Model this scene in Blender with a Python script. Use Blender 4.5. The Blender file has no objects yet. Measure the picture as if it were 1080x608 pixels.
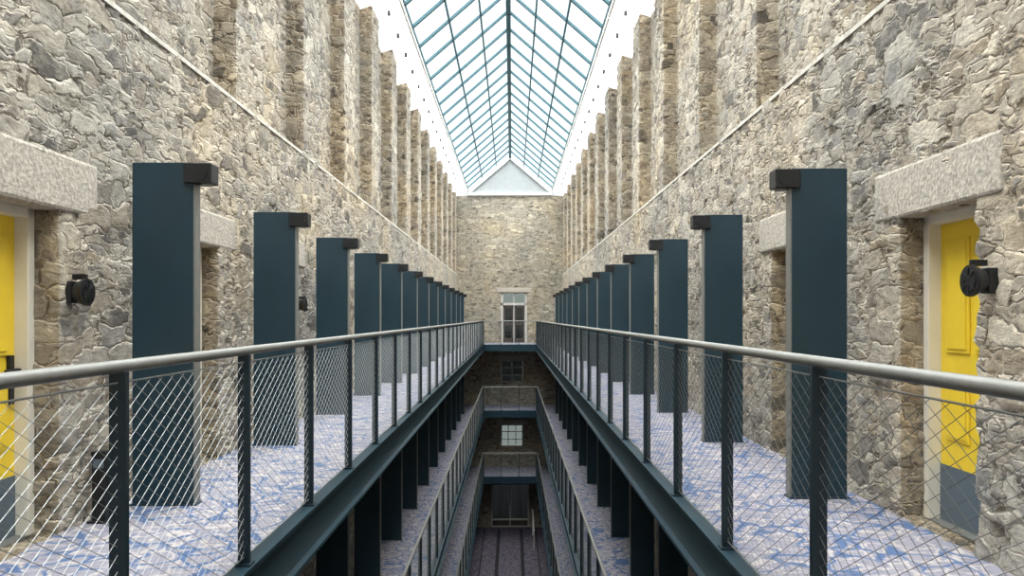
import bpy, bmesh, math, random
from mathutils import Vector, Matrix, noise
random.seed(3)
scene = bpy.context.scene
COL = scene.collection

# ------------------------------------------------------------------ constants (metres)
LV = [9.75, 6.5, 3.25]          # gallery floor levels
HW = 2.72                       # half width wall to wall
GAP = 1.33                      # half width of the open well
Y0, Y1 = -3.0, 40.0
BAY = 2.55
LEDGE = 13.3
TOP = 17.55
RIDGE = 19.7
GX = 2.2
RAILH = 1.17
SIDE = {-1: dict(door=4.72, fin=5.48, post=2.78), 1: dict(door=5.11, fin=5.69, post=3.07)}
DW, DH = 0.84, 2.03

# ------------------------------------------------------------------ material helpers
def new_mat(name):
    m = bpy.data.materials.new(name); m.use_nodes = True
    nt = m.node_tree; nt.nodes.clear()
    return m, nt
def N(nt, typ, props=None, ins=None):
    n = nt.nodes.new(typ)
    for k, v in (props or {}).items(): setattr(n, k, v)
    for k, v in (ins or {}).items():
        if isinstance(v, bpy.types.NodeSocket): nt.links.new(v, n.inputs[k])
        else: n.inputs[k].default_value = v
    return n
def ramp(nt, fac, stops, interp='LINEAR'):
    n = nt.nodes.new('ShaderNodeValToRGB'); nt.links.new(fac, n.inputs[0])
    cr = n.color_ramp; cr.interpolation = interp
    while len(cr.elements) < len(stops): cr.elements.new(0.5)
    for e, (p, c) in zip(cr.elements, stops):
        e.position = p
        e.color = c if len(c) == 4 else (*c, 1)
    return n.outputs[0]
def mathn(nt, op, a, b=0.0, clamp=False):
    n = nt.nodes.new('ShaderNodeMath'); n.operation = op; n.use_clamp = clamp
    for i, v in enumerate((a, b)):
        if isinstance(v, bpy.types.NodeSocket): nt.links.new(v, n.inputs[i])
        else: n.inputs[i].default_value = v
    return n.outputs[0]
def vmath(nt, op, a, b):
    n = nt.nodes.new('ShaderNodeVectorMath'); n.operation = op
    for i, v in enumerate((a, b)):
        if isinstance(v, bpy.types.NodeSocket): nt.links.new(v, n.inputs[i])
        else: n.inputs[i].default_value = v
    return n.outputs[0]
def mix(nt, fac, a, b, blend='MIX'):
    n = nt.nodes.new('ShaderNodeMix'); n.data_type = 'RGBA'; n.blend_type = blend
    for i, v in ((0, fac), (6, a), (7, b)):
        if isinstance(v, bpy.types.NodeSocket): nt.links.new(v, n.inputs[i])
        else: n.inputs[i].default_value = v if not isinstance(v, tuple) or len(v) == 4 else (*v, 1)
    return n.outputs[2]
def mixf(nt, fac, a, b):
    n = nt.nodes.new('ShaderNodeMix'); n.data_type = 'FLOAT'
    for i, v in ((0, fac), (2, a), (3, b)):
        if isinstance(v, bpy.types.NodeSocket): nt.links.new(v, n.inputs[i])
        else: n.inputs[i].default_value = v
    return n.outputs[0]

def simple(name, col, rough=0.5, metal=0.0, var=0.08, nscale=6.0, bump=0.0, bscale=60.0, spec=0.5):
    m, nt = new_mat(name)
    tc = N(nt, 'ShaderNodeTexCoord').outputs['Object']
    nz = N(nt, 'ShaderNodeTexNoise', None, {'Vector': tc, 'Scale': nscale, 'Detail': 3.0}).outputs[0]
    c = ramp(nt, nz, [(0.3, tuple(x*(1-var) for x in col)), (0.7, tuple(min(1, x*(1+var)) for x in col))])
    p = N(nt, 'ShaderNodeBsdfPrincipled', None, {'Base Color': c, 'Roughness': rough, 'Metallic': metal, 'Specular IOR Level': spec})
    if bump > 0:
        nb = N(nt, 'ShaderNodeTexNoise', None, {'Vector': tc, 'Scale': bscale, 'Detail': 3.0}).outputs[0]
        b = N(nt, 'ShaderNodeBump', None, {'Height': nb, 'Strength': bump, 'Distance': 0.01})
        nt.links.new(b.outputs[0], p.inputs['Normal'])
    o = N(nt, 'ShaderNodeOutputMaterial'); nt.links.new(p.outputs[0], o.inputs[0])
    return m

def stone_mat(name, sc=(3.6, 2.9, 6.7), tint=(0.98, 0.95, 0.895), disp=0.048, mortar=(0.60, 0.57, 0.52)):
    m, nt = new_mat(name)
    tc = N(nt, 'ShaderNodeTexCoord').outputs['Object']
    dn = N(nt, 'ShaderNodeTexNoise', None, {'Vector': tc, 'Scale': 3.2, 'Detail': 4.0, 'Roughness': 0.6})
    off = vmath(nt, 'MULTIPLY', vmath(nt, 'SUBTRACT', dn.outputs['Color'], (0.5, 0.5, 0.5)), (0.26, 0.26, 0.17))
    v0 = vmath(nt, 'ADD', tc, off)
    va = vmath(nt, 'MULTIPLY', v0, sc)
    vb = vmath(nt, 'MULTIPLY', v0, (sc[0]*2.3, sc[1]*1.9, sc[2]*2.2))
    def vor(v):
        a = N(nt, 'ShaderNodeTexVoronoi', {'feature': 'F1', 'distance': 'CHEBYCHEV'}, {'Vector': v, 'Scale': 1.0, 'Randomness': 0.95})
        b = N(nt, 'ShaderNodeTexVoronoi', {'feature': 'F2', 'distance': 'CHEBYCHEV'}, {'Vector': v, 'Scale': 1.0, 'Randomness': 0.95})
        return a.outputs['Color'], mathn(nt, 'MULTIPLY', mathn(nt, 'SUBTRACT', b.outputs['Distance'], a.outputs['Distance']), 0.75)
    ca, da = vor(va); cb, db = vor(vb)
    mk = N(nt, 'ShaderNodeTexNoise', None, {'Vector': tc, 'Scale': 1.8, 'Detail': 2.0}).outputs[0]
    mk = ramp(nt, mk, [(0.51, (0, 0, 0)), (0.53, (1, 1, 1))])
    cc = mix(nt, mk, ca, cb)
    dd = mixf(nt, mk, da, mathn(nt, 'MULTIPLY', db, 0.7))
    sep = N(nt, 'ShaderNodeSeparateColor', None, {'Color': cc})
    T = lambda c: tuple(c[i]*tint[i] for i in range(3))
    stone = ramp(nt, sep.outputs[0], [
        (0.00, T((0.13, 0.125, 0.12))), (0.16, T((0.25, 0.24, 0.235))), (0.30, T((0.38, 0.335, 0.275))),
        (0.44, T((0.31, 0.31, 0.31))), (0.60, T((0.49, 0.455, 0.40))), (0.78, T((0.39, 0.38, 0.365))), (1.0, T((0.64, 0.61, 0.55)))])
    n1 = N(nt, 'ShaderNodeTexNoise', None, {'Vector': vmath(nt, 'MULTIPLY', v0, (1, 1, 2.8)), 'Scale': 12.0, 'Detail': 6.0, 'Roughness': 0.75}).outputs[0]
    mot = ramp(nt, n1, [(0.30, (0.38, 0.37, 0.36)), (0.43, (0.80, 0.79, 0.78)), (0.55, (1.03, 1.02, 1.0)), (0.72, (1.38, 1.37, 1.35))])
    stone = mix(nt, 1.0, stone, mot, 'MULTIPLY')
    big = N(nt, 'ShaderNodeTexNoise', None, {'Vector': tc, 'Scale': 0.55, 'Detail': 4.0}).outputs[0]
    mm = ramp(nt, dd, [(0.02, (1, 1, 1)), (0.075, (0, 0, 0))])
    smear = N(nt, 'ShaderNodeTexNoise', None, {'Vector': tc, 'Scale': 4.5, 'Detail': 5.0, 'Roughness': 0.65}).outputs[0]
    sm = ramp(nt, smear, [(0.48, (0, 0, 0)), (0.62, (0.9, 0.9, 0.9))])
    mfac = mathn(nt, 'MAXIMUM', mm, mathn(nt, 'MULTIPLY', sm, 0.5))
    mc = mix(nt, 0.8, tuple(mortar[i]*tint[i] for i in range(3)), mot, 'MULTIPLY')
    col = mix(nt, mathn(nt, 'MULTIPLY', mfac, 0.9), stone, mc)
    crk = N(nt, 'ShaderNodeTexNoise', None, {'Vector': tc, 'Scale': 7.0, 'Detail': 3.0}).outputs[0]
    crev = ramp(nt, mathn(nt, 'ADD', dd, mathn(nt, 'MULTIPLY', crk, 0.16)), [(0.075, (0.24, 0.21, 0.18)), (0.108, (1, 1, 1))])
    col = mix(nt, 0.88, col, crev, 'MULTIPLY')
    bt = ramp(nt, big, [(0.32, (0.78, 0.80, 0.83)), (0.5, (1, 0.99, 0.98)), (0.70, (1.12, 1.04, 0.92))])
    col = mix(nt, 1.0, col, bt, 'MULTIPLY')
    p = N(nt, 'ShaderNodeBsdfPrincipled', None, {'Base Color': col, 'Roughness': 0.9, 'Specular IOR Level': 0.2})
    h = ramp(nt, dd, [(0.0, (0, 0, 0)), (0.07, (0.6, 0.6, 0.6)), (0.12, (0.7, 0.7, 0.7))])
    h = mathn(nt, 'ADD', mathn(nt, 'MULTIPLY', h, mathn(nt, 'ADD', mathn(nt, 'MULTIPLY', sep.outputs[1], 0.95), 0.25)), mathn(nt, 'MULTIPLY', n1, 0.7))
    o = N(nt, 'ShaderNodeOutputMaterial'); nt.links.new(p.outputs[0], o.inputs[0])
    d = N(nt, 'ShaderNodeDisplacement', None, {'Height': h, 'Midlevel': 0.7, 'Scale': disp})
    nt.links.new(d.outputs[0], o.inputs['Displacement'])
    m.displacement_method = 'BOTH'
    return m

def carpet_mat(name, base, blue, cream, dark):
    m, nt = new_mat(name)
    tc = N(nt, 'ShaderNodeTexCoord').outputs['Object']
    dn = N(nt, 'ShaderNodeTexNoise', None, {'Vector': tc, 'Scale': 4.5, 'Detail': 2.0})
    v = vmath(nt, 'ADD', tc, vmath(nt, 'MULTIPLY', dn.outputs['Color'], (0.26, 0.26, 0.0)))
    e = N(nt, 'ShaderNodeTexVoronoi', {'feature': 'DISTANCE_TO_EDGE'}, {'Vector': v, 'Scale': 4.5}).outputs['Distance']
    e2 = N(nt, 'ShaderNodeTexVoronoi', {'feature': 'DISTANCE_TO_EDGE'}, {'Vector': vmath(nt, 'ADD', v, (3.3, 1.7, 0)), 'Scale': 6.5}).outputs['Distance']
    mk = N(nt, 'ShaderNodeTexNoise', None, {'Vector': tc, 'Scale': 3.0, 'Detail': 2.0}).outputs[0]
    f1 = mathn(nt, 'MULTIPLY', ramp(nt, e, [(0.035, (1, 1, 1)), (0.07, (0, 0, 0))]), ramp(nt, mk, [(0.36, (0, 0, 0)), (0.46, (1, 1, 1))]))
    f2 = ramp(nt, e2, [(0.035, (1, 1, 1)), (0.075, (0, 0, 0))])
    c = mix(nt, mathn(nt, 'MULTIPLY', f2, 0.8), (*base, 1), (*cream, 1))
    wv = N(nt, 'ShaderNodeTexNoise', None, {'Vector': tc, 'Scale': 20.0, 'Detail': 3.0}).outputs[0]
    c = mix(nt, ramp(nt, wv, [(0.50, (0, 0, 0)), (0.62, (0.45, 0.45, 0.45))]), c, (*dark, 1))
    c = mix(nt, f1, c, (*blue, 1))
    fz = N(nt, 'ShaderNodeTexNoise', None, {'Vector': tc, 'Scale': 160.0}).outputs[0]
    c = mix(nt, 0.4, c, ramp(nt, fz, [(0.3, (0.7, 0.7, 0.7)), (0.7, (1.2, 1.2, 1.2))]), 'MULTIPLY')
    p = N(nt, 'ShaderNodeBsdfPrincipled', None, {'Base Color': c, 'Roughness': 0.95, 'Specular IOR Level': 0.1})
    o = N(nt, 'ShaderNodeOutputMaterial'); nt.links.new(p.outputs[0], o.inputs[0])
    return m

M_STONE = stone_mat('rubble_stone')
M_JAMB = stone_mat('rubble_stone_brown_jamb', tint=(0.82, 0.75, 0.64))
M_STONE_END = stone_mat('rubble_stone_end', sc=(3.6, 3.4, 9.0), tint=(0.86, 0.83, 0.75), disp=0.03, mortar=(0.50, 0.475, 0.42))
M_LINTEL = simple('granite', (0.44, 0.40, 0.345), 0.85, var=0.32, nscale=38, bump=0.8, bscale=40)
M_COPE = simple('lime_coping', (0.58, 0.55, 0.49), 0.85, var=0.25, nscale=12)
M_TEAL = simple('teal_steel', (0.010, 0.034, 0.050), 0.42, 0.0, var=0.10, nscale=2.5)
M_TEALP = simple('teal_post_paint', (0.005, 0.018, 0.027), 0.45, 0.0, var=0.05)
M_ROOFST = simple('skylight_teal_steel', (0.035, 0.11, 0.14), 0.5, 0.0, var=0.05)
M_BLACK = simple('black_metal', (0.008, 0.009, 0.011), 0.45)
M_ALU = simple('brushed_steel', (0.24, 0.24, 0.225), 0.55, 0.5, var=0.06, nscale=20)
M_WIRE = simple('stainless_wire', (0.25, 0.26, 0.255), 0.4, 0.6, var=0.05)
M_WHITE = simple('white_paint', (0.86, 0.87, 0.86), 0.6, var=0.02)
M_FRAME = simple('grey_window_frame', (0.55, 0.54, 0.50), 0.6, var=0.05)
M_CREAM = simple('cream_frame_paint', (0.78, 0.74, 0.64), 0.5, var=0.03)
M_YEL = simple('yellow_paint', (0.88, 0.63, 0.04), 0.45, var=0.04)
M_KICK = simple('blue_grey_kick_plate', (0.12, 0.16, 0.20), 0.45, 0.2, var=0.05)
M_LOUV = simple('grey_louvre', (0.40, 0.42, 0.43), 0.6, var=0.05)
M_BROWN = simple('dark_timber', (0.07, 0.05, 0.04), 0.5, var=0.2)
M_CARPET = carpet_mat('gallery_carpet', (0.27, 0.265, 0.315), (0.085, 0.135, 0.26), (0.50, 0.455, 0.445), (0.17, 0.155, 0.20))
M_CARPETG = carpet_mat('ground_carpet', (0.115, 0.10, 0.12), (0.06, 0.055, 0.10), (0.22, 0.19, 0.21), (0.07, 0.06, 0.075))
M_STRIPE = simple('dark_carpet_stripe', (0.015, 0.015, 0.02), 0.95)

def glass_mat(name, tint, gl=0.06):
    m, nt = new_mat(name)
    tc = N(nt, 'ShaderNodeTexCoord').outputs['Object']
    nz = N(nt, 'ShaderNodeTexNoise', None, {'Vector': tc, 'Scale': 0.6}).outputs[0]
    c = ramp(nt, nz, [(0.3, tuple(t*0.97 for t in tint)), (0.7, tint)])
    t = N(nt, 'ShaderNodeBsdfTransparent', None, {'Color': c})
    g = N(nt, 'ShaderNodeBsdfGlossy', None, {'Roughness': 0.05, 'Color': (0.8, 0.9, 0.95, 1)})
    mx = N(nt, 'ShaderNodeMixShader', None, {0: gl}); nt.links.new(t.outputs[0], mx.inputs[1]); nt.links.new(g.outputs[0], mx.inputs[2])
    o = N(nt, 'ShaderNodeOutputMaterial'); nt.links.new(mx.outputs[0], o.inputs[0])
    return m
M_GLASS = glass_mat('roof_glass', (0.93, 0.97, 0.975), 0.02)
M_GLASSD = glass_mat('window_glass_tinted', (0.08, 0.085, 0.08), 0.1)
M_GLASSC = glass_mat('window_glass_clear', (0.45, 0.47, 0.45), 0.05)
def soffit_glow_mat():  # white soffit, translucency added so it glows from above and brightens the eaves
    m, nt = new_mat('soffit_glow_white')
    tc = N(nt, 'ShaderNodeTexCoord').outputs['Object']
    nz = N(nt, 'ShaderNodeTexNoise', None, {'Vector': tc, 'Scale': 0.8}).outputs[0]
    c = ramp(nt, nz, [(0.3, (0.90, 0.92, 0.92)), (0.7, (0.94, 0.96, 0.96))])
    a = N(nt, 'ShaderNodeBsdfTranslucent', None, {'Color': c}); b = N(nt, 'ShaderNodeBsdfDiffuse', None, {'Color': c})
    mx = N(nt, 'ShaderNodeMixShader', None, {0: 0.7}); nt.links.new(b.outputs[0], mx.inputs[1]); nt.links.new(a.outputs[0], mx.inputs[2])
    o = N(nt, 'ShaderNodeOutputMaterial'); nt.links.new(mx.outputs[0], o.inputs[0])
    return m
M_SOFFIT_GLOW = soffit_glow_mat()

# ------------------------------------------------------------------ mesh builder
class MB:
    def __init__(self): self.v = []; self.f = []; self.mi = []; self.mats = []; self.sm = []
    def m(self, mat):
        if mat not in self.mats: self.mats.append(mat)
        return self.mats.index(mat)
    def poly(self, pts, faces, mat, smooth=False):
        b = len(self.v); self.v += [tuple(p) for p in pts]; k = self.m(mat)
        for f in faces: self.f.append([b+i for i in f]); self.mi.append(k); self.sm.append(smooth)
    def box(self, x0, x1, y0, y1, z0, z1, mat, bev=0.0):
        if x0 > x1: x0, x1 = x1, x0
        if y0 > y1: y0, y1 = y1, y0
        if z0 > z1: z0, z1 = z1, z0
        if bev <= 0:
            p = [(x, y, z) for z in (z0, z1) for y in (y0, y1) for x in (x0, x1)]
            self.poly(p, [(0, 2, 3, 1), (4, 5, 7, 6), (0, 1, 5, 4), (2, 6, 7, 3), (0, 4, 6, 2), (1, 3, 7, 5)], mat)
        else:
            bm = bmesh.new(); bmesh.ops.create_cube(bm, size=1)
            for v in bm.verts:
                v.co = Vector(((x0+x1)/2+v.co.x*(x1-x0), (y0+y1)/2+v.co.y*(y1-y0), (z0+z1)/2+v.co.z*(z1-z0)))
            bmesh.ops.bevel(bm, geom=bm.edges[:], offset=bev, segments=2, affect='EDGES', profile=0.5)
            bm.verts.index_update()
            self.poly([v.co[:] for v in bm.verts], [[v.index for v in f.verts] for f in bm.faces], mat); bm.free()
    def beam(self, p, q, w, h, mat, up=Vector((0, 0, 1))):
        p = Vector(p); q = Vector(q); d = (q-p).normalized()
        s = d.cross(up)
        if s.length < 1e-4: s = Vector((1, 0, 0))
        s.normalize(); u = s.cross(d).normalized()
        pts = []
        for o in (p, q):
            for a, b in ((-1, -1), (1, -1), (1, 1), (-1, 1)): pts.append(o+s*a*w/2+u*b*h/2)
        self.poly(pts, [(0, 1, 2, 3), (7, 6, 5, 4), (0, 4, 5, 1), (1, 5, 6, 2), (2, 6, 7, 3), (3, 7, 4, 0)], mat)
    def tube(self, p, q, r, mat, n=12, r2=None, cap=True):
        p = Vector(p); q = Vector(q); d = (q-p).normalized(); r2 = r if r2 is None else r2
        a = Vector((0, 0, 1)) if abs(d.z) < 0.9 else Vector((1, 0, 0))
        s = d.cross(a).normalized(); u = s.cross(d)
        pts = [p+(s*math.cos(t)+u*math.sin(t))*r for t in [2*math.pi*i/n for i in range(n)]]
        pts += [q+(s*math.cos(t)+u*math.sin(t))*r2 for t in [2*math.pi*i/n for i in range(n)]]
        self.poly(pts, [(i, (i+1) % n, n+(i+1) % n, n+i) for i in range(n)], mat, n > 4)
        if cap:
            self.poly(pts[:n], [tuple(range(n-1, -1, -1))], mat); self.poly(pts[n:], [tuple(range(n))], mat)
    def mesh(self, name):
        me = bpy.data.meshes.new(name); me.from_pydata(self.v, [], self.f)
        for k in self.mats: me.materials.append(k)
        me.polygons.foreach_set('material_index', self.mi); me.polygons.foreach_set('use_smooth', self.sm)
        me.update(); return me
    def obj(self, name, parent=None):
        o = bpy.data.objects.new(name, self.mesh(name)); COL.objects.link(o)
        if parent: o.parent = parent
        return o
def inst(name, me, loc, rz=0.0):
    o = bpy.data.objects.new(name, me); COL.objects.link(o); o.location = loc; o.rotation_euler = (0, 0, rz); return o
def empty(name, loc=(0, 0, 0)):
    e = bpy.data.objects.new(name, None); COL.objects.link(e); e.location = loc; return e

# ------------------------------------------------------------------ relief walls
def relief(name, A, Z, dfn, mp, nf, ea, mat, hole=0.5, jamb=None):
    vd = {}; V = []; F = []; MI = []
    def gv(a, z, d):
        k = (round(a*1000), round(z*1000), round(d*1000))
        if k not in vd: vd[k] = len(V); V.append(mp(a, z, d))
        return vd[k]
    def quad(pts, n, mi=0):
        idx = [gv(*p) for p in pts]
        a, b, c = (Vector(V[i]) for i in idx[:3])
        if (b-a).cross(c-a).dot(n) < 0: idx.reverse()
        F.append(idx); MI.append(mi)
    na, nz = len(A)-1, len(Z)-1
    D = [[dfn((A[i]+A[i+1])/2, (Z[j]+Z[j+1])/2) for j in range(nz)] for i in range(na)]
    g = lambda d: hole if d is None else d
    ez = Vector((0, 0, 1))
    def conn(p0, p1, d0, d1, n):
        k = max(1, int(math.ceil(abs(d1-d0)/0.07)))
        for t in range(k):
            e0 = d0+(d1-d0)*t/k; e1 = d0+(d1-d0)*(t+1)/k
            quad([(*p0, e0), (*p1, e0), (*p1, e1), (*p0, e1)], n, 1)
    for i in range(na):
        for j in range(nz):
            d = D[i][j]
            if d is not None:
                quad([(A[i], Z[j], d), (A[i+1], Z[j], d), (A[i+1], Z[j+1], d), (A[i], Z[j+1], d)], nf)
            if i+1 < na and abs(g(D[i+1][j])-g(d)) > 1e-4:
                n = ea if g(D[i+1][j]) > g(d) else -ea
                conn((A[i+1], Z[j]), (A[i+1], Z[j+1]), g(d), g(D[i+1][j]), n)
            if j+1 < nz and abs(g(D[i][j+1])-g(d)) > 1e-4:
                n = ez if g(D[i][j+1]) > g(d) else -ez
                conn((A[i], Z[j+1]), (A[i+1], Z[j+1]), g(d), g(D[i][j+1]), n)
    me = bpy.data.meshes.new(name); me.from_pydata(V, [], F); me.materials.append(mat); me.materials.append(jamb or mat)
    me.polygons.foreach_set('use_smooth', [True]*len(F)); me.polygons.foreach_set('material_index', MI); me.update()
    o = bpy.data.objects.new(name, me); COL.objects.link(o)
    return o
def graded(breaks, stepfn):
    b = sorted(set(round(x, 4) for x in breaks)); out = [b[0]]
    for p, q in zip(b, b[1:]):
        if q-p < 0.02: continue
        n = max(1, int(round((q-p)/stepfn((p+q)/2))))
        out += [p+(q-p)*k/n for k in range(1, n+1)]
    return out
def ystep(y):
    return 0.3 if y < 1.5 else 0.045 if y < 10 else 0.08 if y < 16 else 0.16 if y < 26 else 0.3
def zstep(z): return 0.045 if z > 9.5 else 0.16

def bays(side, kmin=-2, kmax=14):
    return [SIDE[side]['door']+k*BAY for k in range(kmin, kmax) if SIDE[side]['door']+k*BAY < 39.6]
PIER = 0.85
def make_side(side):
    name = 'wall_left' if side < 0 else 'wall_right'
    doors = bays(side)
    lev = LV+[0.0]
    yb = [Y0, Y1]; zb = [0, TOP, LEDGE]
    for d in doors:
        yb += [d-DW, d, min(Y1, d+0.65), min(Y1, d+0.65+PIER)]
    yb += [1.5, 10.0, 16.0, 26.0]
    yb = [y for y in yb if Y0 <= y <= Y1]
    for l in lev: zb += [l, l+DH]
    zb += [9.5, 15.0]
    yb = sorted(set(yb)); zb = sorted(set(zb))
    A = graded(yb, ystep); Z = graded(zb, zstep)
    def dfn(y, z):
        if z > LEDGE:
            for d in doors:
                if d+0.65 < y < d+0.65+PIER: return 0.06
            return 0.30
        for d in doors:
            if d-DW < y < d:
                for l in lev:
                    if l < z < l+DH: return 0.42
        return 0.0
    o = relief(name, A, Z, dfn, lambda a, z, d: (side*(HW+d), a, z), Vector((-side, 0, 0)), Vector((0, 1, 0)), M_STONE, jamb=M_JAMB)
    mb = MB()
    for d in doors:
        for l in lev:
            a0, a1 = d-DW-0.20-random.uniform(0, .06), d+(0.42 if side < 0 else 0.30)+random.uniform(0, .05)
            mb.box(side*(HW-0.018), side*(HW+0.40), a0, a1, l+DH-0.01, l+DH+0.32+random.uniform(-.02, .03), M_LINTEL, 0.022)
    mb.box(side*(HW-0.010), side*(HW+0.10), Y0, Y1-0.02, LEDGE-0.012, LEDGE+0.025, M_COPE)
    t = mb.obj('lintels_and_coping', o)
    mb = MB(); mb.box(side*(HW+0.5), side*(HW+0.8), Y0, Y1, 0, TOP, M_LINTEL); mb.obj('masonry_core', o)
    return o
make_side(-1); make_side(1)

# end wall
EX = [(-0.5, 0.9, LV[0], LV[0]+2.68), (-0.5, 0.7, LV[1]+1.15, LV[1]+2.35), (-0.5, 0.7, LV[2]+1.0, LV[2]+2.2), (-1.0, 1.0, 0.0, 2.3)]
def endfn(x, z):
    for a, b, c, d in EX:
        if a < x < b and c < z < d: return None
    return 0.0
A = graded([-3.1, 3.1]+[v for e in EX for v in e[:2]], lambda v: 0.16)
Z = graded([0, TOP]+[v for e in EX for v in e[2:]], lambda v: 0.16)
wb = relief('wall_back', A, Z, endfn, lambda a, z, d: (a, Y1+d, z), Vector((0, -1, 0)), Vector((1, 0, 0)), M_STONE_END, hole=0.45)
mb = MB()
for a, b, c, d in EX: mb.box(a-0.2, b+0.2, Y1-0.03, Y1+0.4, d-0.01, d+0.24, M_LINTEL, 0.02)
mb.obj('lintels', wb)
mb = MB(); mb.box(-3.1, 3.1, Y0-0.3, Y0, 0, TOP, M_LINTEL)
wf = mb.obj('wall_front')

# end windows
def window(name, a, b, c, d, cols, rows, glass, solid=0.0):
    mb = MB(); y = Y1+0.12; t = 0.07; W_ = M_FRAME
    mb.box(a, a+t, y, y+0.1, c, d, W_); mb.box(b-t, b, y, y+0.1, c, d, W_)
    mb.box(a, b, y, y+0.1, d-t, d, W_); mb.box(a, b, y, y+0.1, c, c+t, W_)
    zs = c+solid
    if solid: mb.box(a+t, b-t, y+0.03, y+0.07, c+t, zs, M_BROWN); mb.box(a, b, y, y+0.1, zs-0.04, zs+0.04, W_)
    for i in range(1, cols): x = a+(b-a)*i/cols; mb.box(x-0.02, x+0.02, y+0.02, y+0.08, c, d, W_)
    for i in range(1, rows): z = zs+(d-zs)*i/rows; mb.box(a, b, y+0.02, y+0.08, z-0.02, z+0.02, W_)
    mb.box(a+t, b-t, y+0.045, y+0.055, zs, d-t, glass)
    return mb.obj(name)
# glazed double door with a transom light in a pale surround
a, b, c, d = EX[0]; mb = MB(); y = Y1+0.08; zt = c+2.05
mb.box(a, a+0.13, y, y+0.12, c, d, M_FRAME); mb.box(b-0.13, b, y, y+0.12, c, d, M_FRAME)
mb.box(a, b, y, y+0.12, d-0.10, d, M_FRAME); mb.box(a, b, y, y+0.12, zt-0.06, zt+0.06, M_FRAME)
mb.box(a+0.13, b-0.13, y+0.05, y+0.06, zt+0.06, d-0.10, M_GLASSC)
xm = (a+b)/2
mb.box(xm-0.02, xm+0.02, y+0.03, y+0.09, zt, d-0.1, M_FRAME)
for x0, x1 in ((a+0.13, xm-0.01), (xm+0.01, b-0.13)):
    mb.box(x0, x0+0.09, y+0.02, y+0.08, c+0.01, zt-0.06, M_BROWN); mb.box(x1-0.09, x1, y+0.02, y+0.08, c+0.01, zt-0.06, M_BROWN)
    mb.box(x0, x1, y+0.02, y+0.08, c+0.01, c+0.25, M_BROWN); mb.box(x0, x1, y+0.02, y+0.08, zt-0.18, zt-0.06, M_BROWN)
    mb.box(x0, x1, y+0.02, y+0.08, c+0.95, c+1.05, M_BROWN)
    mb.box(x0+0.09, x1-0.09, y+0.045, y+0.055, c+0.25, zt-0.18, M_GLASSD)
mb.obj('door_glazed')
window('window_1', *EX[1], 2, 3, M_GLASSD)
window('window_2', *EX[2], 3, 3, M_GLASSC)
window('door_entrance', *EX[3], 2, 1, M_GLASSD, 0.4)

# ------------------------------------------------------------------ ground floor
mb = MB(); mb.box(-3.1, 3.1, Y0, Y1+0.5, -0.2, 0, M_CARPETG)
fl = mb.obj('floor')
mb = MB()
for s in (-1, 1): mb.box(s*0.5, s*0.66, Y0+0.2, Y1-0.4, 0.0, 0.012, M_STRIPE); mb.box(s*1.30, s*1.36, Y0+0.2, Y1-0.4, 0.0, 0.012, M_STRIPE)
mb.obj('carpet_runner_stripes', fl)
mb = MB()
mb.tube((1.15, 36.2, 0), (1.15, 36.2, 0.95), 0.025, M_FRAME, 10); mb.tube((1.15, 38.6, 0), (1.15, 38.6, 1.25), 0.025, M_FRAME, 10)
mb.tube((1.15, 36.0, 0.93), (1.15, 38.8, 1.27), 0.03, M_FRAME, 10); mb.tube((1.15, 36.2, 0.5), (1.15, 38.6, 0.75), 0.015, M_FRAME, 8)
mb.obj('stair_handrail')

# ------------------------------------------------------------------ galleries
BR0 = 37.3
def gallery(l, n):
    e = empty('gallery_walkway')
    mb = MB()
    for s in (-1, 1):
        mb.box(s*(GAP+0.06), s*(HW+0.02), -0.35, BR0, l-0.16, l, M_CARPET)
        mb.box(s*(GAP+0.08), s*(HW+0.02), -0.35, BR0, l-0.24, l-0.161, M_WHITE)
    mb.box(-HW-.02, HW+.02, BR0, Y1, l-0.16, l, M_CARPET); mb.box(-HW-.02, HW+.02, BR0+0.02, Y1, l-0.24, l-0.161, M_WHITE)
    mb.box(-HW-.02, HW+.02, Y0, -0.35, l-0.16, l, M_CARPET); mb.box(-HW-.02, HW+.02, Y0, -0.37, l-0.24, l-0.161, M_WHITE)
    mb.obj('floor_slab', e)
    mb = MB()
    for s in (-1, 1):
        mb.box(s*(GAP-0.0), s*(GAP+0.022), -0.30, BR0, l-0.30, l+0.015, M_TEAL)
        mb.box(s*(GAP-0.045), s*(GAP+0.06), -0.30, BR0, l-0.005, l+0.018, M_TEAL)
        mb.box(s*(GAP-0.045), s*(GAP+0.08), -0.30, BR0, l-0.318, l-0.292, M_TEAL)
        y = SIDE[s]['fin']-2*BAY+0.05
        while y < BR0:
            if y > -0.3: mb.box(s*(GAP+0.03), s*(HW+0.02), y-0.05, y+0.05, l-0.30, l-0.24, M_TEAL)
            y += BAY
    for yy, sg in ((BR0, 1), (-0.34, -1)):
        mb.box(-GAP, GAP, yy-0.02, yy+0.02, l-0.30, l+0.015, M_TEAL)
        mb.box(-GAP, GAP, yy-0.05, yy+0.05, l-0.318, l-0.292, M_TEAL)
    mb.obj('edge_beams', e)
    return e
for i, l in enumerate(LV): gallery(l, i)

def wires(mb, P, u0, u1, z0, z1, w=0.104, h=0.06, r=0.0014):
    H = z1-z0; run = H*w/h
    k = int((u1-u0+run)/w)+1
    for sgn in (1, -1):
        for i in range(k+1):
            ua = u0-run+i*w if sgn > 0 else u0+i*w
            ub = ua+run*sgn
            lo = min((u0-ua)/(ub-ua), (u1-ua)/(ub-ua)); hi = max((u0-ua)/(ub-ua), (u1-ua)/(ub-ua))
            t0 = max(0, lo); t1 = min(1, hi)
            if t1-t0 < 0.01: continue
            p = P(ua+(ub-ua)*t0, z0+H*t0); q = P(ua+(ub-ua)*t1, z0+H*t1)
            mb.tube(p, q, r, M_WIRE, 3, cap=False)

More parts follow.
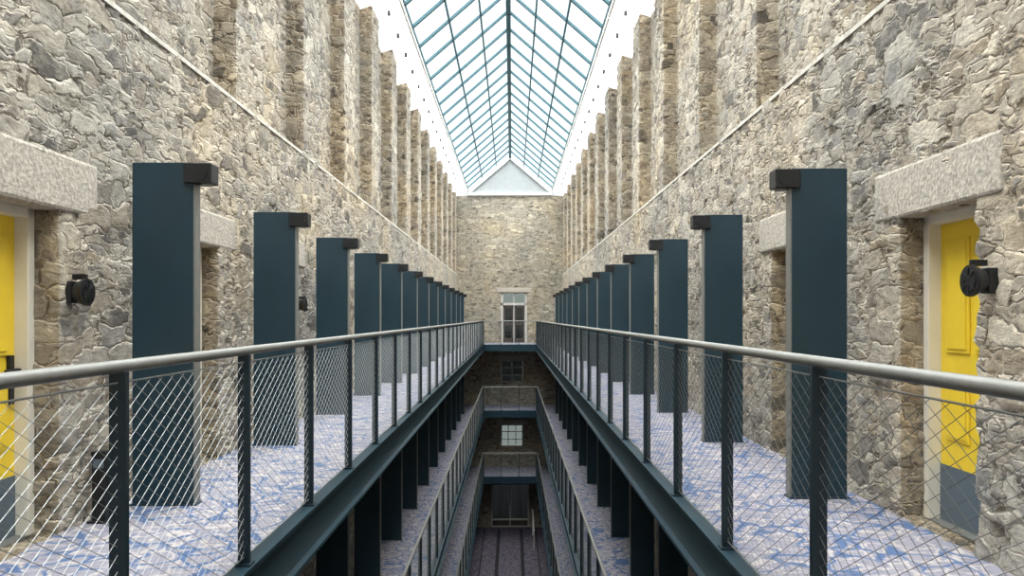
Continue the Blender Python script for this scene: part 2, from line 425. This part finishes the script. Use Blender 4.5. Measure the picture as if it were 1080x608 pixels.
def balustrade(P, us, u0, u1, l, axis):
    mb = MB()
    for u in us:
        a = P(u-0.012, -0.031, 0); b = P(u+0.012, 0.031, 0)
        mb.box(a[0], b[0], a[1], b[1], l-0.0, l+RAILH-0.02, M_TEALP)
        a = P(u-0.04, -0.045, 0); b = P(u+0.04, 0.045, 0)
        mb.box(a[0], b[0], a[1], b[1], l+0.018, l+0.03, M_TEALP)
    mb.tube(P(u0, 0, l+RAILH), P(u1, 0, l+RAILH), 0.024, M_ALU, 14)
    mb.tube(P(u0, 0, l+RAILH-0.06), P(u1, 0, l+RAILH-0.06), 0.004, M_WIRE, 5)
    mb.tube(P(u0, 0, l+0.06), P(u1, 0, l+0.06), 0.004, M_WIRE, 5)
    wires(mb, lambda u, z: Vector(P(u, 0, z)), u0, u1, l+0.06, l+RAILH-0.06)
    return mb.obj('balustrade')
for l in LV:
    for s in (-1, 1):
        ps = []; y = SIDE[s]['post']-2*1.30
        while y < BR0-0.3:
            if y > -0.25: ps.append(y)
            y += 1.30
        ps.append(BR0)
        balustrade(lambda u, o, z, s=s: (s*(GAP+0.01)+o, u, z), ps, -0.30, BR0, l, 'y')
    for yy in (BR0, -0.34):
        balustrade(lambda u, o, z, yy=yy: (u, yy+o, z), [-GAP+0.05, -GAP/3, GAP/3, GAP-0.05], -GAP, GAP, l, 'x')

# ------------------------------------------------------------------ steel columns with spot heads
mb = MB()
mb.box(0.012, 0.45, -0.05, 0.05, 0.012, 2.46, M_TEAL, 0.004)
mb.box(0.0, 0.012, -0.045, 0.045, 0.012, 2.44, M_ALU)
mb.box(-0.01, 0.46, -0.06, 0.06, 0.0, 0.014, M_TEAL)
mb.box(-0.13, 0.07, -0.085, 0.055, 2.31, 2.45, M_BLACK, 0.006)
mb.tube((-0.06, -0.086, 2.38), (-0.06, -0.094, 2.38), 0.045, M_BLACK, 16)
mb.tube((-0.06, 0.0, 2.31), (-0.06, 0.0, 2.30), 0.045, M_ALU, 16)
ME_COL = mb.mesh('steel_column')
for l in LV:
    for s in (-1, 1):
        y = SIDE[s]['fin']
        while y < 38.5:
            o = inst('steel_column', ME_COL, (s*2.17, y, l))
            o.scale = (0.94, 1, 1) if s > 0 else (-1, 1, 1)
            y += BAY

# low black bollard light by the first left door
mb = MB()
mb.box(-0.045, 0.045, -0.03, 0.03, 0.0, 0.46, M_BLACK, 0.006)
mb.box(-0.065, 0.065, -0.05, 0.05, 0.0, 0.015, M_BLACK)
mb.box(-0.035, 0.035, -0.032, 0.032, 0.36, 0.42, M_KICK)
mb.box(-0.05, 0.05, -0.035, 0.035, 0.44, 0.47, M_BLACK, 0.006)
inst('bollard_light', mb.mesh('bollard_light'), (-2.61, 5.0, LV[0]))

# ------------------------------------------------------------------ cell doors
mb = MB(); W = DW/2
fy = 0.15
mb.box(-W, -W+0.065, fy, 0.40, 0, DH, M_CREAM, 0.004); mb.box(W-0.065, W, fy, 0.40, 0, DH, M_CREAM, 0.004)
mb.box(-W, W, fy, 0.40, DH-0.065, DH, M_CREAM, 0.004)
mb.box(-W+0.065, W-0.065, 0.235, 0.28, 0.01, DH-0.065, M_YEL)
a, b = -W+0.065, W-0.065
xm = 0.0
for (x0, x1) in ((a+0.07, xm-0.03), (xm+0.03, b-0.07)):
    for (z0, z1) in ((0.55, 0.95), (1.12, DH-0.17)):
        mb.box(x0, x1, 0.222, 0.236, z0, z1, M_YEL, 0.006)
        mb.box(x0+0.025, x1-0.025, 0.214, 0.224, z0+0.025, z1-0.025, M_YEL, 0.004)
mb.box(a, b, 0.228, 0.236, 0.01, 0.38, M_KICK)
mb.box(b-0.075, b-0.03, 0.212, 0.236, 0.82, 1.12, M_BLACK, 0.004)
mb.tube((b-0.052, 0.215, 1.03), (b-0.052, 0.165, 1.03), 0.011, M_BLACK, 10)
mb.tube((b-0.047, 0.168, 1.03), (b-0.18, 0.168, 1.03), 0.010, M_BLACK, 10)
mb.box(-W, W, 0.15, 0.40, 0.0, 0.012, M_ALU)
ME_DOOR = mb.mesh('door')
k = 1
for l in LV+[0.0]:
    for s in (-1, 1):
        for d in bays(s):
            if d < 1: continue
            inst('door_%d' % k, ME_DOOR, (s*HW, d-DW/2, l), math.pi/2 if s < 0 else -math.pi/2); k += 1

# ------------------------------------------------------------------ wall lamps (round black heads)
mb = MB()
mb.box(-0.04, 0.04, -0.03, 0.03, -0.07, 0.07, M_BLACK, 0.005)
mb.tube((0, -0.02, 0.0), (0, -0.06, 0.0), 0.018, M_BLACK, 12)
mb.tube((0, -0.045, 0), (0, -0.10, 0.0), 0.06, M_BLACK, 28, 0.085)
mb.tube((0, -0.10, 0), (0, -0.115, 0.0), 0.088, M_BLACK, 28)
mb.tube((0, -0.115, 0), (0, -0.12, 0.0), 0.06, M_BLACK, 28)
for i in range(8):
    t = i*math.pi/4; mb.beam((0.03*math.cos(t), -0.122, 0.03*math.sin(t)), (0.07*math.cos(t), -0.122, 0.07*math.sin(t)), 0.008, 0.008, M_BLACK)
mb.box(-0.012, 0.012, -0.11, -0.02, 0.08, 0.115, M_BLACK, 0.003)
ME_LAMP = mb.mesh('wall_lamp')
for l in LV:
    for s in (-1, 1):
        for i, d in enumerate([d for d in bays(s) if d > 3.5]):
            if i % 2: continue
            y = d+0.10 if s < 0 else d-DW-0.13
            inst('wall_lamp', ME_LAMP, (s*(HW-0.01), y, l+1.35+(0.16 if s < 0 else 0.20)), math.pi/2 if s < 0 else -math.pi/2)

# ------------------------------------------------------------------ ceiling + skylight
mb = MB()
for s in (-1, 1):
    mb.poly([(s*3.1, Y0, 17.40), (s*3.1, Y1, 17.40), (s*GX, Y1, 17.70), (s*GX, Y0, 17.70)], [(0, 1, 2, 3)], M_SOFFIT_GLOW)
    mb.box(s*GX, s*(GX+0.05), Y0, Y1, 17.66, 17.84, M_WHITE)
    mb.box(s*3.05, s*3.3, Y0, Y1, 17.30, 17.9, M_WHITE)
    y = 1.3
    while y < Y1-0.3:
        mb.beam((s*3.0, y, 17.40), (s*2.20, y, 17.67), 0.04, 0.06, M_WHITE); y += BAY
ce = mb.obj('ceiling')
mb = MB()
for s in (-1, 1):
    y = 2.0
    while y < Y1: mb.box(s*2.5-0.035, s*2.5+0.035, y-0.04, y+0.04, 17.48, 17.58, M_BLACK, 0.01); y += BAY/2
mb.obj('ceiling_spotlights', ce)

sk = empty('skylight_roof')
mb = MB(); g = MB()
for s in (-1, 1):
    y = -2.9; i = 0
    while y < Y1:
        mb.beam((s*GX, y, 17.80), (0, y, RIDGE+0.02), 0.085, 0.06, M_ROOFST, up=Vector((0, 0, 1)))
        y += BAY*0.5; i += 1
    for t in (0.0, 0.34, 0.67):
        x = s*GX*(1-t); z = 17.80+(RIDGE-17.80)*t
        mb.beam((x, Y0, z), (x, Y1, z), 0.045, 0.06, M_ROOFST)
    g.poly([(s*(GX+0.02), Y0, 17.84), (s*(GX+0.02), Y1, 17.84), (0, Y1, RIDGE+0.1), (0, Y0, RIDGE+0.1)], [(0, 1, 2, 3)], M_GLASS)
mb.beam((0, Y0, RIDGE-0.06), (0, Y1, RIDGE-0.06), 0.13, 0.24, M_ROOFST)
mb.obj('rafters_and_purlins', sk); g.obj('glazing', sk)
# gables
for yy, nm in ((Y1-0.08, 'gable_back'), (Y0+0.08, 'gable_front')):
    mb = MB()
    mb.poly([(-3.1, yy+0.04, TOP-0.05), (3.1, yy+0.04, TOP-0.05), (3.1, yy+0.04, 17.6), (GX, yy+0.04, 17.75), (0, yy+0.04, RIDGE), (-GX, yy+0.04, 17.75), (-3.1, yy+0.04, 17.6)], [tuple(range(7))], M_LOUV)
    for s in (-1, 1):
        mb.beam((s*GX, yy-0.03, 17.70), (0, yy-0.03, RIDGE-0.14), 0.10, 0.20, M_WHITE, up=Vector((0, 0, 1)))
    mb.box(-GX, GX, yy-0.06, yy+0.02, TOP-0.02, TOP+0.12, M_WHITE)
    x = -1.7
    while x < 1.75:
        mb.box(x-0.02, x+0.02, yy, yy+0.03, TOP+0.1, RIDGE-0.2-abs(x)*0.93, M_LOUV); x += 0.2
    mb.obj(nm)

# ------------------------------------------------------------------ light
w = bpy.data.worlds.new('World'); scene.world = w; w.use_nodes = True
nt = w.node_tree; nt.nodes.clear()
tc = N(nt, 'ShaderNodeTexCoord').outputs['Generated']
z = N(nt, 'ShaderNodeSeparateXYZ', None, {0: tc}).outputs[2]
c = ramp(nt, z, [(0.0, (0.80, 0.86, 0.88)), (0.5, (0.87, 0.95, 0.965)), (1.0, (0.90, 0.97, 1.0))])
bg = N(nt, 'ShaderNodeBackground', None, {'Color': c, 'Strength': 1.5})
o = N(nt, 'ShaderNodeOutputWorld'); nt.links.new(bg.outputs[0], o.inputs[0])
sd = bpy.data.lights.new('sky_sun', 'SUN'); sd.energy = 23; sd.angle = math.radians(125); sd.color = (1.0, 0.985, 0.96)
so = bpy.data.objects.new('sky_sun', sd); COL.objects.link(so); so.location = (0, 15, 30)

# ------------------------------------------------------------------ camera
cd = bpy.data.cameras.new('camera'); cam = bpy.data.objects.new('camera', cd); COL.objects.link(cam)
cam.location = (0.1, 0.0, 11.10); cam.rotation_euler = (math.pi/2, 0, 0)
cd.sensor_width = 36; cd.sensor_fit = 'HORIZONTAL'; cd.lens = 800/1080*36
cd.shift_y = 31/1080; cd.shift_x = 0.0; cd.clip_start = 0.05; cd.clip_end = 200
scene.camera = cam
scene.view_settings.view_transform = 'Standard'
scene.view_settings.look = 'None'
scene.view_settings.exposure = 0.0
